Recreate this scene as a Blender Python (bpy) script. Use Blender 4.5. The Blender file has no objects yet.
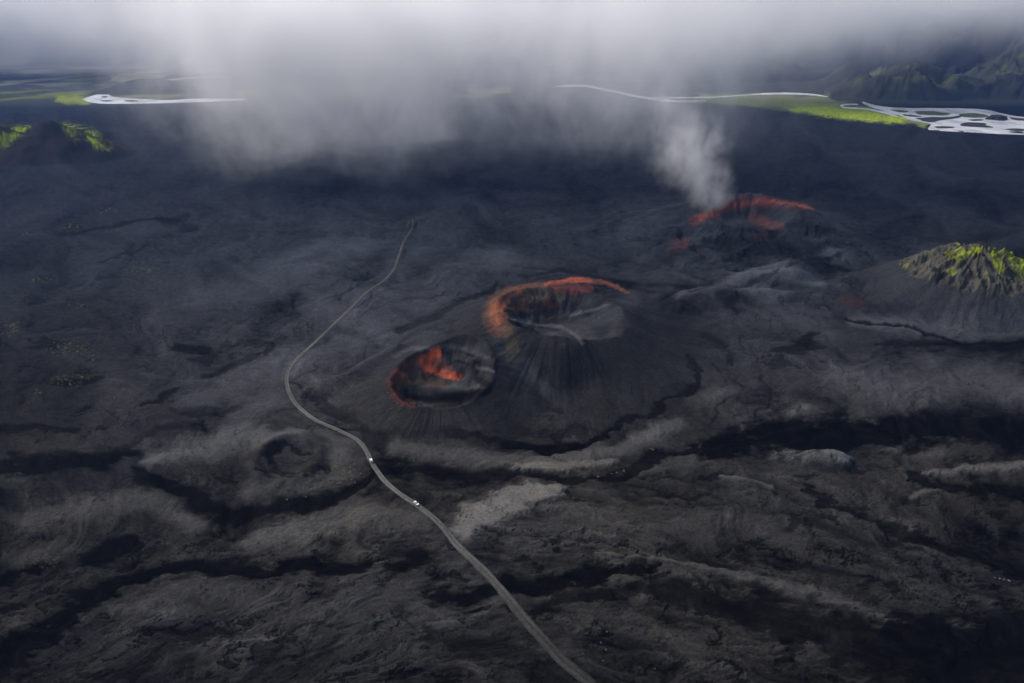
import bpy, bmesh, math, random
import numpy as np
from mathutils import Vector, Matrix

random.seed(7)
SC = bpy.context.scene
COL = SC.collection
R = math.radians

# ----------------------------------------------------------------- camera
H = 300.0
PITCH = R(24.2)
F = 692.0
CP, SP = math.cos(PITCH), math.sin(PITCH)
cam_d = bpy.data.cameras.new('camera')
cam_d.sensor_width = 36.0
cam_d.lens = 36.0 * F / 1024.0
cam_d.clip_start = 1.0
cam_d.clip_end = 80000.0
cam = bpy.data.objects.new('camera', cam_d)
cam.location = (0, 0, H)
cam.rotation_euler = (math.pi / 2 - PITCH, 0, 0)
COL.objects.link(cam)
SC.camera = cam


def project(X, Y, Z):
    d = Y * CP + (H - Z) * SP
    u = Y * SP + (Z - H) * CP
    return 512 + F * X / d, 341.5 - F * u / d


def at(px, py, z=0.0):
    """surveyed point of the plain (at height z) from the photograph"""
    px = np.asarray(px, float)
    py = np.asarray(py, float)
    t = (341.5 - py) / F
    vy = CP + t * SP
    vz = -SP + t * CP
    s = (z - H) / vz
    return (px - 512) / F * s, vy * s


# ----------------------------------------------------------------- noise
f32 = np.float32


def _hash(ix, iy, seed):
    h = (ix.astype(np.uint32) * np.uint32(374761393) + iy.astype(np.uint32) * np.uint32(668265263)
         + np.uint32((seed * 974634777) & 0xffffffff))
    h = (h ^ (h >> np.uint32(13))) * np.uint32(1274126177)
    h ^= h >> np.uint32(16)
    return h


def perlin(x, y, seed=0):
    x = np.asarray(x, np.float64)
    y = np.asarray(y, np.float64)
    x0 = np.floor(x)
    y0 = np.floor(y)
    fx = (x - x0).astype(f32)
    fy = (y - y0).astype(f32)
    ix = x0.astype(np.int64)
    iy = y0.astype(np.int64)

    def g(dx, dy):
        a = _hash(ix + dx, iy + dy, seed).astype(f32) * f32(2 * math.pi / 4294967296.0)
        return np.cos(a) * (fx - dx) + np.sin(a) * (fy - dy)
    u = fx * fx * fx * (fx * (fx * 6 - 15) + 10)
    v = fy * fy * fy * (fy * (fy * 6 - 15) + 10)
    a = g(0, 0)
    b = g(1, 0)
    c = g(0, 1)
    d = g(1, 1)
    a = a + u * (b - a)
    c = c + u * (d - c)
    return (a + v * (c - a)) * f32(1.5)


def fbm(x, y, octv, seed=0, gain=0.5):
    s = 0
    a = 1.0
    t = 0.0
    for i in range(octv):
        s = s + f32(a) * perlin(x * 2.03 ** i + 13.7 * i, y * 2.03 ** i - 7.1 * i, seed + 31 * i)
        t += a * a
        a *= gain
    return s * f32(0.9 / math.sqrt(t))


def ridged(x, y, octv, seed=0, gain=0.5):
    s = 0
    a = 1.0
    t = 0.0
    for i in range(octv):
        s = s + f32(a) * (1 - np.abs(perlin(x * 2.03 ** i + 3.7 * i, y * 2.03 ** i - 9.1 * i, seed + 17 * i)) * 1.6)
        t += a
        a *= gain
    return s / f32(t)


def smin(a, b, k):
    h = np.clip(.5 + .5 * (b - a) / k, 0, 1)
    return b + (a - b) * h - k * h * (1 - h)


def sstep(e0, e1, x):
    t = np.clip((x - e0) / (e1 - e0), 0, 1)
    return t * t * (3 - 2 * t)


def seg_dist(px, py, pts, asp=1.0):
    """distance (and fraction along) from map points to a polyline"""
    best = np.full(px.shape, 1e9, f32)
    frac = np.zeros(px.shape, f32)
    n = len(pts) - 1
    for i in range(n):
        ax, ay = pts[i][:2]
        bx, by = pts[i + 1][:2]
        dx, dy = bx - ax, (by - ay) * asp
        L = dx * dx + dy * dy + 1e-9
        qx = px - ax
        qy = (py - ay) * asp
        t = np.clip((qx * dx + qy * dy) / L, 0, 1)
        d = np.hypot(qx - t * dx, qy - t * dy)
        m = d < best
        best = np.where(m, d, best)
        frac = np.where(m, (i + t) / n, frac)
    return best, frac


def stroke(px, py, pts, w, soft=0.5, asp=1.6, rag=None):
    """0..1 mask of a brush of half-widths w (a number or one per point)"""
    if isinstance(w, (int, float)):
        w = [w] * len(pts)
    wm = max(w)
    xs = [p[0] for p in pts]
    ys = [p[1] for p in pts]
    box = (px > min(xs) - 2 * wm) & (px < max(xs) + 2 * wm) & (py > min(ys) - 2 * wm) & (py < max(ys) + 2 * wm)
    out = np.zeros(px.shape, f32)
    if box.any():
        d, fr = seg_dist(px[box], py[box], pts, asp)
        ww = np.interp(fr, np.linspace(0, 1, len(pts)), w)
        if rag is not None:
            ww = ww * np.clip(1 + rag[box], .15, 2.2)
        out[box] = 1 - sstep(1 - soft, 1 + soft, d / ww)
    return out


def blob(px, py, cx, cy, rx, ry, soft=0.4, tilt=0.0):
    dx = px - cx
    dy = py - cy - tilt * dx
    return 1 - sstep(1 - soft, 1 + soft, np.hypot(dx / rx, dy / ry))


# ----------------------------------------------------------------- the track, as surveyed
ROAD = [(604, 697), (588, 679.6), (564, 660.6), (545, 641), (519, 612), (496, 584), (477, 564.5), (457, 545), (439, 522),
        (417, 504), (403, 495), (391, 486), (381, 476), (371, 461), (367, 452), (358, 440.5), (339, 431), (316, 421.5),
        (302, 411), (294, 402), (288.7, 391), (286.5, 378), (290, 366), (298, 356), (316, 340), (329, 328), (342.7, 315),
        (365.5, 294), (384.5, 281), (394, 271), (399, 258), (403.5, 243), (409, 234), (413, 226), (412, 219)]

# ----------------------------------------------------------------- ash and lava map
DARK = [  # (polyline, half-widths, strength)
    ([(-60, 690), (0, 662), (50, 634), (84, 600), (125, 576), (171, 564), (213, 568), (262, 574), (300, 566), (345, 568), (372, 560)],
     [30, 27, 23, 20, 10, 8, 10, 16, 17, 13, 4], 1.0),
    ([(-20, 472), (40, 468), (90, 462), (140, 455)], [15, 14, 12, 7], .75),
    ([(140, 470), (175, 490), (205, 508), (240, 516), (290, 508), (335, 497), (368, 480)], [8, 12, 14, 12, 13, 12, 9], .8),
    ([(375, 474), (420, 473), (470, 474), (530, 476), (585, 484), (625, 474), (660, 452), (720, 440)], [8, 10, 9, 6, 7, 6, 5, 6], .75),
    ([(80, 556), (107, 548), (136, 540)], [16, 20, 8], .8),
    ([(-10, 576), (38, 572)], [12, 8], .85), ([(-10, 612), (14, 604)], [9, 6], .8),
    ([(390, 566), (408, 562), (430, 556)], [12, 15, 8], .75),
    ([(440, 598), (478, 590), (520, 588), (600, 578), (660, 568)], [12, 16, 15, 9, 5], .85),
    ([(540, 610), (640, 590), (760, 615), (880, 650), (1040, 690)], [10, 14, 30, 46, 60], .72),
    ([(900, 640), (1080, 640)], [30, 70], .8),  # lower right corner: vignette darkness put into the ground colour
    ([(330, 470), (295, 478), (268, 470), (266, 456), (285, 448), (306, 452)], [3, 4, 4, 4, 3, 2], .6),
    ([(450, 437), (505, 446), (548, 452), (590, 437), (640, 420), (672, 402), (690, 385), (690, 366)], [4, 6, 7, 4.5, 4, 4, 4.5, 3], .9),
    ([(318, 430), (395, 438), (450, 440)], [3, 3, 4], .45),
    ([(716, 445), (770, 432), (850, 436), (940, 430), (1060, 432)], [18, 34, 26, 26, 40], .88),
    ([(740, 400), (770, 395)], [10, 12], .55),
    ([(905, 478), (960, 490), (1060, 500)], [5, 9, 16], .8),
    ([(805, 490), (850, 515), (910, 540), (1000, 566), (1060, 580)], [3, 6, 10, 13, 16], .75),
    ([(700, 340), (725, 348), (738, 366)], [5, 5, 4], .5),
    ([(775, 352), (810, 348), (806, 339)], [8, 9, 5], .62),
    ([(880, 345), (960, 343), (1060, 346)], [4, 9, 12], .6),
    ([(850, 318), (900, 328), (960, 340), (1060, 343)], [2, 3, 3, 4], .75),
    ([(825, 270), (870, 276), (910, 272), (948, 262)], [3, 4, 4, 2], .6),
    ([(175, 345), (203, 348)], [6, 7], .7), ([(140, 404), (165, 394), (182, 387)], [3, 5, 5], .62),
    ([(60, 388), (98, 379)], [5, 5], .6), ([(-10, 432), (30, 428), (70, 434)], [9, 6, 6], .62),
    ([(120, 452), (150, 430), (200, 425)], [4, 4, 5], .45), ([(205, 372), (235, 364), (265, 350)], [4, 6, 3], .5),
    ([(310, 400), (330, 410), (350, 420), (368, 432)], [6, 11, 10, 5], .55),
    ([(60, 236), (140, 224), (190, 216)], [3, 3, 4], .5), ([(100, 265), (150, 245)], [2, 2], .4), ([(160, 220), (195, 228)], [6, 6], .45),
    ([(400, 330), (440, 322), (488, 292), (492, 282)], [7, 7, 5, 2], .55),
    ([(520, 340), (505, 322), (512, 345), (560, 380)], [2, 2, 2.5, 3], .5),
    ([(478, 372), (505, 384), (530, 402), (560, 420)], [2, 4, 4, 3], .6),
    ([(530, 278), (560, 270), (640, 283), (700, 290)], [3, 3, 4, 3], .45),
    ([(640, 268), (700, 252), (760, 246), (800, 236), (850, 243)], [7, 8, 6, 5, 4], .35),
    ([(690, 300), (770, 283), (800, 268), (840, 262)], [3, 3, 3, 3], .5),
    ([(150, 640), (200, 632), (240, 628)], [7, 10, 3], .55), ([(250, 660), (300, 640), (330, 618)], [5, 3, 3], .5),
    ([(430, 640), (520, 652), (560, 690)], [14, 20, 24], .55),
]
LIGHT = [
    ([(462, 534), (486, 516), (520, 502), (556, 494)], [12, 21, 21, 11], .9, .66),
    ([(250, 545), (310, 526), (360, 512), (415, 520)], [12, 18, 20, 14], .7, .55),
    ([(150, 465), (185, 452), (240, 440), (300, 437)], [8, 15, 17, 10], .8, .50),
    ([(155, 466), (178, 456), (200, 450)], [4, 6, 4], .6, .56),
    ([(250, 492), (310, 486), (345, 470), (330, 450)], [12, 14, 12, 8], .6, .46),
    ([(30, 520), (90, 505), (150, 500), (195, 525)], [16, 20, 16, 8], .7, .44),
    ([(20, 560), (60, 545)], [14, 14], .6, .36),
    ([(130, 610), (200, 590), (250, 600)], [16, 20, 20], .6, .38),
    ([(290, 620), (350, 610), (410, 590), (440, 620)], [16, 22, 22, 16], .6, .40),
    ([(395, 450), (440, 455), (500, 462), (560, 462), (620, 448), (680, 420)], [8, 11, 12, 13, 11, 9], .75, .50),
    ([(515, 470), (570, 470), (615, 462)], [5, 8, 6], .7, .60),
    ([(318, 436), (345, 446), (340, 462)], [5, 8, 8], .6, .46),
    ([(640, 470), (700, 455), (740, 445)], [8, 12, 6], .5, .38),
    ([(690, 398), (730, 392), (752, 396)], [8, 9, 6], .5, .40),
    ([(720, 478), (745, 484), (770, 492)], [3, 4, 4], .7, .50),
    ([(680, 530), (720, 520), (800, 545)], [12, 18, 12], .5, .36),
    ([(560, 530), (640, 520), (700, 540)], [14, 22, 16], .45, .33),
    ([(600, 562), (660, 563), (720, 574), (790, 590), (850, 608), (900, 626)], [2.5, 3, 5, 8, 8, 5], .8, .48),
    ([(560, 600), (640, 625), (700, 655)], [12, 18, 14], .45, .30),
    ([(772, 454), (800, 456), (838, 461)], [4, 8, 10], .85, .55), ([(838, 458), (846, 464)], [7, 7], .8, .72),
    ([(800, 411), (806, 410)], [9, 9], .8, .5), ([(780, 425), (800, 428)], [3, 5], .7, .45),
    ([(840, 380), (900, 385), (980, 380), (1040, 395)], [20, 34, 34, 20], .65, .42),
    ([(905, 478), (950, 474), (1030, 467)], [3, 5, 9], .85, .50), ([(890, 450), (940, 455)], [9, 7], .5, .40),
    ([(915, 500), (945, 488)], [5, 5], .6, .42),
    ([(860, 322), (930, 330), (1040, 325)], [9, 16, 18], .7, .44),
    ([(740, 280), (780, 275), (815, 285)], [8, 14, 9], .75, .50), ([(680, 300), (730, 290), (780, 300)], [6, 9, 9], .65, .46),
    ([(830, 258), (845, 262)], [9, 8], .6, .42), ([(740, 322), (800, 320), (830, 340)], [14, 20, 12], .45, .36),
    ([(200, 300), (250, 288), (300, 268), (360, 250)], [14, 20, 22, 18], .5, .42),
    ([(190, 400), (230, 385), (300, 360), (350, 345)], [14, 22, 20, 16], .55, .42),
    ([(320, 305), (350, 320), (380, 330)], [12, 14, 12], .5, .42), ([(240, 420), (270, 400)], [14, 14], .55, .42),
    ([(300, 397), (318, 388), (350, 378), (398, 356)], [2, 2.5, 3, 4], .5, .34),
    ([(400, 262), (450, 262), (500, 258)], [14, 16, 14], .4, .38),
]


def flow_noise(px, py):
    """streaks of blown ash that follow the old lava flows (map coordinates)"""
    tilt = np.interp(px, [0, 300, 520, 700, 1024], [-.34, -.22, 0.0, .16, .24])
    tilt = tilt * sstep(380, 560, py)
    v = (py - tilt * (px - 512)) * .85
    wx = fbm(px * .010, py * .022, 2, 5) * 34
    wy = fbm(px * .010 + 9, py * .022 + 4, 2, 6) * 15
    wx2 = fbm((px + wx) * .022, (v + wy) * .05, 2, 7) * 16
    wy2 = fbm((px + wx) * .022 + 3, (v + wy) * .05, 2, 8) * 7
    k = np.interp(py, [120, 260, 420, 600], [.017, .016, .0125, .010])
    a = fbm((px + wx + wx2) * k, (v + wy + wy2) * k * 2.7, 4, 11, .48)
    b = fbm((px + wx + wx2) * .034, (v + wy + wy2) * .15, 6, 12, .70)
    return a, b, v


def ash_map(X, Y, fine=True):
    """0 = bare black lava, 1 = pale ash, as a map of the plain, vignette shade included"""
    px, py = project(X, Y, 0.0)
    px = px.astype(f32)
    py = py.astype(f32)
    k = np.interp(py, [90, 200, 400, 683], [.25, .55, 1, 1.5])
    wx = (fbm(px * .018, py * .04, 5, 21, .62) * 13 * k).astype(f32)
    wy = (fbm(px * .018 + 5, py * .04 + 8, 5, 22, .62) * 6.0 * k).astype(f32)
    a, b, v = flow_noise(px, py)
    base = np.interp(py, [60, 180, 260, 340, 430, 520, 600, 683, 760], [.16, .165, .165, .165, .172, .172, .168, .110, .045]).astype(f32)  # falls off toward the near edge: vignette shade put into the ash tone
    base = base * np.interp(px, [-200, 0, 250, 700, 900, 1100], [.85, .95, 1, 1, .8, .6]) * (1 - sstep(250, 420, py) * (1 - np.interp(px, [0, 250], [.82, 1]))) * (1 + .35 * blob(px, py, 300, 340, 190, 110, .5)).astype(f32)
    amp = np.interp(py, [60, 160, 260, 420, 683], [.4, .5, .75, .85, 1.0]) * np.interp(px, [0, 160, 300], [.75, .8, 1.0])
    rag = (.75 * fbm(px * .035, py * .085, 5, 31, .65) + .25 * b).astype(f32)
    c = fbm((px + wx) * .15, (py + wy) * .42, 4, 14, .7)
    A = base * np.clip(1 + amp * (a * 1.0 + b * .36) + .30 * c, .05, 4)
    # flow lines that bend round the cones
    X0, Y0 = X.astype(np.float64), Y.astype(np.float64)
    D = smin(np.hypot((X0 - 42) * .92, Y0 - 640), np.hypot(X0 + 62, Y0 - 546) + 62, 60.0)
    D = smin(D, np.hypot(X0 - 360, (Y0 - 1050) * .9) + 10, 80.0)
    D = smin(D, np.hypot(X0 - 566, Y0 - 812) + 40, 60.0)
    ring = np.abs(np.sin(D / 13.0 + 3.4 * fbm(X0 * .010, Y0 * .010, 4, 15, .55)))
    ringm = sstep(120, 165, D) * (1 - sstep(230, 420, D)) * np.clip(.6 + 1.2 * fbm(X0 * .012, Y0 * .012, 3, 16), 0, 1)
    A = A * (1 - .6 * (1 - sstep(.0, .30, ring)) * ringm) * (1 + .25 * sstep(.8, 1, ring) * ringm)
    # fine flow lines where ash was blown over lava tongues
    bands = np.abs(np.sin(7.0 * a + 1.2 * b + px * .004))
    line = (1 - sstep(.0, .22, bands)) * sstep(-.1, .5, fbm(px * .007 + 20, py * .02, 3, 47))
    A = A * (1 - .58 * line * np.interp(py, [150, 300, 430], [.4, .85, 1]))
    # ragged windows of bare lava
    win = sstep(.42, .54, fbm((px + wx) * .017, (py + wy) * .045, 7, 50, .62)) * np.interp(py, [150, 300, 480], [.25, .6, .9])
    A = A * (1 - .66 * win)
    # long wind streaks
    stk = fbm(px * .006 + wx * .004, (v + wy * .45) * .10, 5, 53, .62)
    A = A * np.clip(1 + .62 * stk * sstep(380, 520, py), .2, 2)
    # splintered lava in the foreground
    f1 = fbm((px + wx * 1.4) * .026, (v + wy * 1.6) * .075, 7, 51, .7)
    f2 = ridged((px + wx * 1.8) * .028, (v + wy * 2.2) * .085, 5, 52, .62)
    spl = np.maximum(sstep(.30, .42, f1), sstep(.84, .91, f2) * sstep(-.25, .3, a))
    A = A * (1 - .72 * spl * sstep(430, 560, py))
    A = A * np.clip(1 + .28 * b * sstep(430, 560, py), .3, 2)
    qx = px + wx
    qy = py + wy
    for pts, w, s, val in LIGHT:
        m = stroke(px + .5 * wx, py + .5 * wy, pts, w, .6 if val >= .6 else .8, rag=rag * .5)
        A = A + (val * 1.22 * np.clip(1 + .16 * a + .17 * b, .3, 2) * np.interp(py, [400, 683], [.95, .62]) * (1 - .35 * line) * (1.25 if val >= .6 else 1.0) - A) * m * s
    for pts, w, s in DARK:
        m = stroke(qx, qy, pts, w, .45, rag=rag * 1.1 - .02)
        m = m * np.clip(1.15 + .5 * b, 0, 1)
        A = A + (.008 + .03 * np.clip(b + .1, 0, 1) - A) * m * min(1, s * 1.15)
    # cracked veins of lava showing through
    v1 = ridged((px + wx * 1.5) * .02, (py + wy * 1.5) * .05, 4, 41, .6)
    vein = sstep(.83, .95, v1) * sstep(-.15, .45, fbm(px * .006 + 3, py * .016, 3, 44))
    v2 = ridged((px + wx * 2) * .05, (py + wy * 2) * .14, 4, 48, .65)
    A = A * (1 - .6 * sstep(.84, .95, v2) * sstep(-.1, .5, fbm(px * .012 + 13, py * .03, 3, 49)) * np.interp(py, [250, 420, 520], [0, .6, 1]))
    A = A * (1 - .72 * vein * np.interp(py, [150, 300, 450], [.2, .5, 1]))
    return np.clip(A, .004, 1), px, py, a, b


# ----------------------------------------------------------------- landforms
def polar(X, Y, cx, cy, sx=1.0, sy=1.0):
    dx = (X - cx) / sx
    dy = (Y - cy) / sy
    return np.hypot(dx, dy), np.arctan2(dy, dx)


def ring_noise(th, f, seed, r=0.0):
    return fbm(np.cos(th) * f + r, np.sin(th) * f - r, 4, seed)


BIG = dict(c=(49, 650), R=62.5, W=118.0)
SMALL = dict(c=(-62, 546), R=46.0, W=58.0)
FAR = dict(c=(385, 1120), R=80.0, W=150.0)
MOSSY = dict(c=(566, 812), R=150.0)
LEFT = dict(c=(-1225, 1850), R=215.0)


def bowl(s):
    return np.where(s < 0, 1.8 * s, 1 - (1 - np.clip(s, 0, 1)) ** 1.8)


def crater_big(X, Y):
    r, th = polar(X, Y, *BIG['c'], 1.03, 1.0)
    Rm = BIG['R'] * (1 + .05 * ring_noise(th, 1.3, 61))
    t = r / Rm
    Hr = 43 + 7 * np.cos(th - R(150)) + 3.0 * ring_noise(th, 2.6, 62)
    Hr = Hr - 5.0 * np.exp(-((np.angle(np.exp(1j * (th - R(-35)))) / .5) ** 2))
    o = np.clip((r - Rm) / BIG['W'], 0, 1)
    rill = fbm(th * 24 + fbm(X * .02, Y * .02, 2, 67) * 1.5, r * .012, 4, 63) * .5 + ring_noise(th, 8, 64, 3) * 1.4
    out = Hr * np.where(r > Rm, (1 - o) ** 1.75, 1 + 1.75 * (Rm - r) / BIG['W']) + rill * np.clip(o * 5, 0, 1) * (1 - o) ** .7
    s = (1 - t) / .80
    s1 = np.clip(s, 0, 1)
    depth = 20 - 6 * np.cos(th - R(-15)) * np.clip(1.4 - s1, 0, 1)
    cliff = fbm(X * .06, Y * .06, 4, 65) * 5.0 * np.sin(np.pi * s1) * np.clip(.55 - np.cos(th - R(-40)), 0, 1)
    inn = 43 + (Hr - 43) * sstep(.15, .85, t) - depth * bowl(s) + cliff
    z = np.where(o < .999, smin(inn, out, 8.0), 0)
    z = z + 1.6 * np.exp(-((t - 1) / .05) ** 2) * (ring_noise(th, 3, 66) + .4)
    # side vent and buttress on the near slope
    bx, by = X - 52, Y - 566
    z = z + 7.5 * np.exp(-((bx + by * .35) / 19) ** 2 - (by / 20) ** 2) - 7 * np.exp(-((bx - 6) / 17) ** 2 - ((by + 26) / 17) ** 2)
    # ash bench inside on the right
    z = z + 6 * np.exp(-((X - 78) / 20) ** 2 - ((Y - 634) / 15) ** 2)
    return z, t, th, o


def crater_small(X, Y):
    r, th = polar(X, Y, *SMALL['c'], .98, .97)
    Rm = SMALL['R'] * (1 + .06 * ring_noise(th, 1.4, 71))
    t = r / Rm
    Hr = 19 + 6 * np.cos(th - R(85)) + 1.8 * ring_noise(th, 2.5, 72)
    o = np.clip((r - Rm) / SMALL['W'], 0, 1)
    rill = fbm(th * 20, r * .02, 4, 73) * .9
    out = Hr * np.where(r > Rm, (1 - o) ** 1.7, 1 + 1.7 * (Rm - r) / SMALL['W']) + rill * np.clip(o * 5, 0, 1) * (1 - o)
    s = (1 - t) / .62
    s1 = np.clip(s, 0, 1)
    inn = 19.5 + (Hr - 19.5) * sstep(.15, .85, t) - 18 * bowl(s) + fbm(X * .09, Y * .09, 4, 74) * 2.6 * np.sin(np.pi * s1)
    z = np.where(o < .999, smin(inn, out, 5.5), 0)
    z = z + 1.3 * np.exp(-((t - 1) / .07) ** 2)
    # inner cinder cone with its own little pit
    q = np.hypot(X + 45, Y - 558) / 11.0
    z = z + np.where(t < 1, 8 * np.exp(-(q * .9) ** 2) - 9 * np.exp(-(q * 2.1) ** 2), 0)
    # septum running across the pit
    z = z + np.where(t < 1, 5.5 * np.exp(-(((X + 62) * .35 + (Y - 543)) / 6) ** 2) * (1 - t ** 4), 0)
    # pit floor under the near rim
    z = z - np.where(t < 1, 7 * np.exp(-((X + 50) / 26) ** 2 - ((Y - 514) / 10) ** 2), 0)
    return z, t, th, o


def crater_far(X, Y):
    r, th = polar(X, Y, *FAR['c'], 1.05, .9)
    Rm = FAR['R'] * (1 + .08 * ring_noise(th, 1.5, 81))
    t = r / Rm
    Hr = 26 + 18 * np.sin(th - R(-5)) + 4 * ring_noise(th, 3, 82)
    o = np.clip((r - Rm) / FAR['W'], 0, 1)
    out = Hr * (1 - o) ** 1.6 + fbm(th * 18, r * .01, 4, 83) * 1.4 * (1 - o)
    s = np.clip((1 - t) / .7, 0, 1)
    inn = 24 + (Hr - 24) * sstep(.2, .9, t) - 20 * sstep(0, 1, s)
    z = np.where(t < 1, inn, out)
    n = np.hypot((X - 350) / 260, (Y - 1010) / 170)
    hum = np.clip(1 - n, 0, 1)
    z = z + (ridged(X * .011 + fbm(X * .01, Y * .01, 2, 86) * .6, Y * .016, 4, 84) - .45) * 12 * sstep(0, .6, hum) + 9 * hum
    return z, t, th, o


DUNES = [(322, 850, 70, 38, 9), (255, 800, 80, 26, 8), (372, 868, 36, 26, 7), (330, 790, 42, 22, 6), (395, 905, 50, 26, 7),
         (200, 770, 60, 26, 6), (440, 850, 28, 40, 5)]


def low_ground(X, Y):
    z = fbm(X * .0035, Y * .0035, 3, 101) * 5.0
    return z


def base_height(X, Y, A=None, a=None, b=None):
    far = 1 - sstep(1800, 2600, Y)
    z = low_ground(X, Y)
    det = fbm(X * .012, Y * .012, 4, 102, .45) * 2.0 + (ridged(X * .03 + fbm(X * .02, Y * .02, 2, 105), Y * .03, 3, 103) - .5) * .4
    if A is not None:
        det = det + np.clip(A, 0, .6) * 5.0 + a * 1.8 + b * .12
    return z, det, far


def height(X, Y, pack=None):
    X = np.asarray(X, np.float64)
    Y = np.asarray(Y, np.float64)
    if pack is None:
        pack = ash_map(X, Y)
    A, px, py, a, b = pack
    z0, det, far = base_height(X, Y, A, a, b)
    # the track is bladed smooth
    d, _ = seg_dist(px, py, ROAD[:-1], 1.0)
    wr = np.interp(py, [220, 300, 450, 683], [2.5, 4, 7, 13])
    smooth_m = 1 - sstep(.75, 2.2, d / wr)
    z = (z0 + det * (1 - smooth_m) + 2.2 * smooth_m) * far
    zb, tb, thb, ob = crater_big(X, Y)
    zs, ts, ths, os_ = crater_small(X, Y)
    zf, tf, thf, of = crater_far(X, Y)
    flat = np.maximum.reduce([1 - sstep(.5, 1, ob), 1 - sstep(.4, 1, os_), 0 * ob])
    z = z * (1 - .55 * flat) + zb + zs * (1 - smooth_m * sstep(.3, .8, os_)) + zf
    # spur of the small crater towards the track
    d, fr = seg_dist(X, Y, [tuple(float(v) for v in at(*p)) for p in [(316, 391), (350, 380), (396, 356)]])
    z = z + (3 + 6 * fr) * np.exp(-(d / np.where(Y > 0, 13, 13)) ** 2) * (1 - smooth_m)
    # scarp at the foot of the cones
    for cx, cy, rx, ry, hh in DUNES:
        q = np.hypot((X - cx) / rx, (Y - cy) / ry)
        z = z + hh * np.clip(1 - q * q, 0, 1) ** 1.2
    # dome of ash on the right
    dx, dy = at(826, 461)
    q = np.hypot((X - dx) / 20, (Y - dy) / 17)
    z = z + 7 * np.clip(1 - q * q, 0, 1)
    # sunken ring left of the track
    sx_, sy_ = at(288, 462)
    q = np.hypot((X - sx_) / 24, (Y - sy_) / 30)
    z = z + 4.5 * np.exp(-((q - 1) / .28) ** 2) - 3.5 * np.exp(-(q / .6) ** 2)
    # mossy hill
    r, th = polar(X, Y, *MOSSY['c'], .88, .86)
    rr = r / MOSSY['R'] * (1 + .10 * ring_noise(th, 1.5, 91))
    k = np.clip(1 - rr, 0, 1)
    pk = 72 * k ** 1.0 / (1 + (k * 1.0) ** 8) ** .25 + 4 * np.exp(-((X - 618) / 20) ** 2 - ((Y - 800) / 24) ** 2) - 4 * np.exp(-((X - 590) / 9) ** 2 - ((Y - 800) / 30) ** 2)
    crag = (ridged(th * 3.0 + fbm(X * .02, Y * .02, 3, 96) * .5, r * .006, 5, 92, .55) - .6) * 10 + fbm(X * .05, Y * .05, 5, 93, .65) * 6.5
    z = z + pk + crag * sstep(.34, .5, k) * (1 - .35 * sstep(.8, 1, k)) + fbm(th * 17 + fbm(X * .03, Y * .03, 3, 97) * 2, r * .014, 4, 94) * .7 * np.sin(np.pi * np.clip(k * 2.2, 0, 1))
    # left hill: a ridge of two summits
    for (cx, cy, rx, ry, hh, sd) in ((-1190, 1860, 190, 170, 92, 111), (-1420, 1900, 210, 190, 84, 112), (-1290, 2150, 210, 90, 40, 113)):
        r, th = polar(X, Y, cx, cy, rx, ry)
        r = r * (1 + .16 * ring_noise(th, 1.6, sd))
        k = np.clip(1 - r, 0, 1)
        z = z + hh * k ** 1.1 + (ridged(X * .009, Y * .009, 5, sd + 5, .45) - .5) * 26 * sstep(0, .45, k) * (1 - .4 * k)
    # long dark hill beyond the left river
    r, th = polar(X, Y, -1900, 3900, 330, 170)
    k = np.clip(1 - r * (1 + .2 * ring_noise(th, 2, 121)), 0, 1)
    z = z + 62 * sstep(0, .8, k) + (ridged(X * .006, Y * .006, 4, 122) - .5) * 26 * sstep(0, .4, k)
    # hills beyond the right river
    for (cx, cy, rx, ry, hh, sd) in ((1975, 3700, 370, 320, 140, 131), (2600, 3700, 360, 300, 130, 132), (3000, 4300, 1000, 640, 470, 133),
                                     (1300, 5200, 1100, 600, 330, 134), (4300, 4700, 1300, 900, 560, 135), (300, 6200, 1500, 700, 330, 136),
                                     (-4600, 8300, 3600, 1100, 520, 137), (2600, 7000, 2600, 900, 600, 138)):
        r, th = polar(X, Y, cx, cy, rx, ry)
        r = r * (1 + .2 * ring_noise(th, 1.7, sd))
        k = np.clip(1 - r, 0, 1)
        z = z + hh * (1.2 * k - .2 * k ** 3) ** (.75 if sd < 133 else 1) + ((ridged(X * 1.9 / rx + fbm(X * 3 / rx, Y * 3 / rx, 2, sd) * .2, Y * 1.9 / rx, 5, sd + 9, .42) - .55) * hh * .5 + fbm(X * 5 / rx, Y * 5 / rx, 4, sd + 4) * hh * .05) * sstep(0, .45, k)
    z = z + (1 - far) * fbm(X * .004, Y * .004, 3, 141) * 0.0
    return z, (tb, thb, ob, ts, ths, os_, tf, thf, of)


# ----------------------------------------------------------------- terrain sheet
rows_py = np.concatenate([np.linspace(960, 706, 60), np.arange(704, 116, -.8), np.arange(115.7, 56, -.3)])
_, Yr = at(np.full(rows_py.shape, 512.0), rows_py)
Yr = np.concatenate([Yr, np.geomspace(Yr[-1] * 1.02, 26000, 60)])
cols = np.concatenate([np.linspace(-1400, -140, 70), np.arange(-136, 1161, .9), np.linspace(1166, 2500, 70)])
dep = Yr * CP + H * SP
Y = np.repeat(Yr[:, None], len(cols), 1)
X = (cols[None, :] - 512) / F * dep[:, None]
shape = X.shape
Xf, Yf = X.ravel(), Y.ravel()
PACK = ash_map(Xf, Yf)
Zf, CR = height(Xf, Yf, PACK)
A, fpx, fpy, na, nb = PACK
tb, thb, ob, ts, ths, os_, tf, thf, of = CR
PX, PY = project(Xf, Yf, Zf)
PX = PX.astype(f32)
PY = PY.astype(f32)

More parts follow.
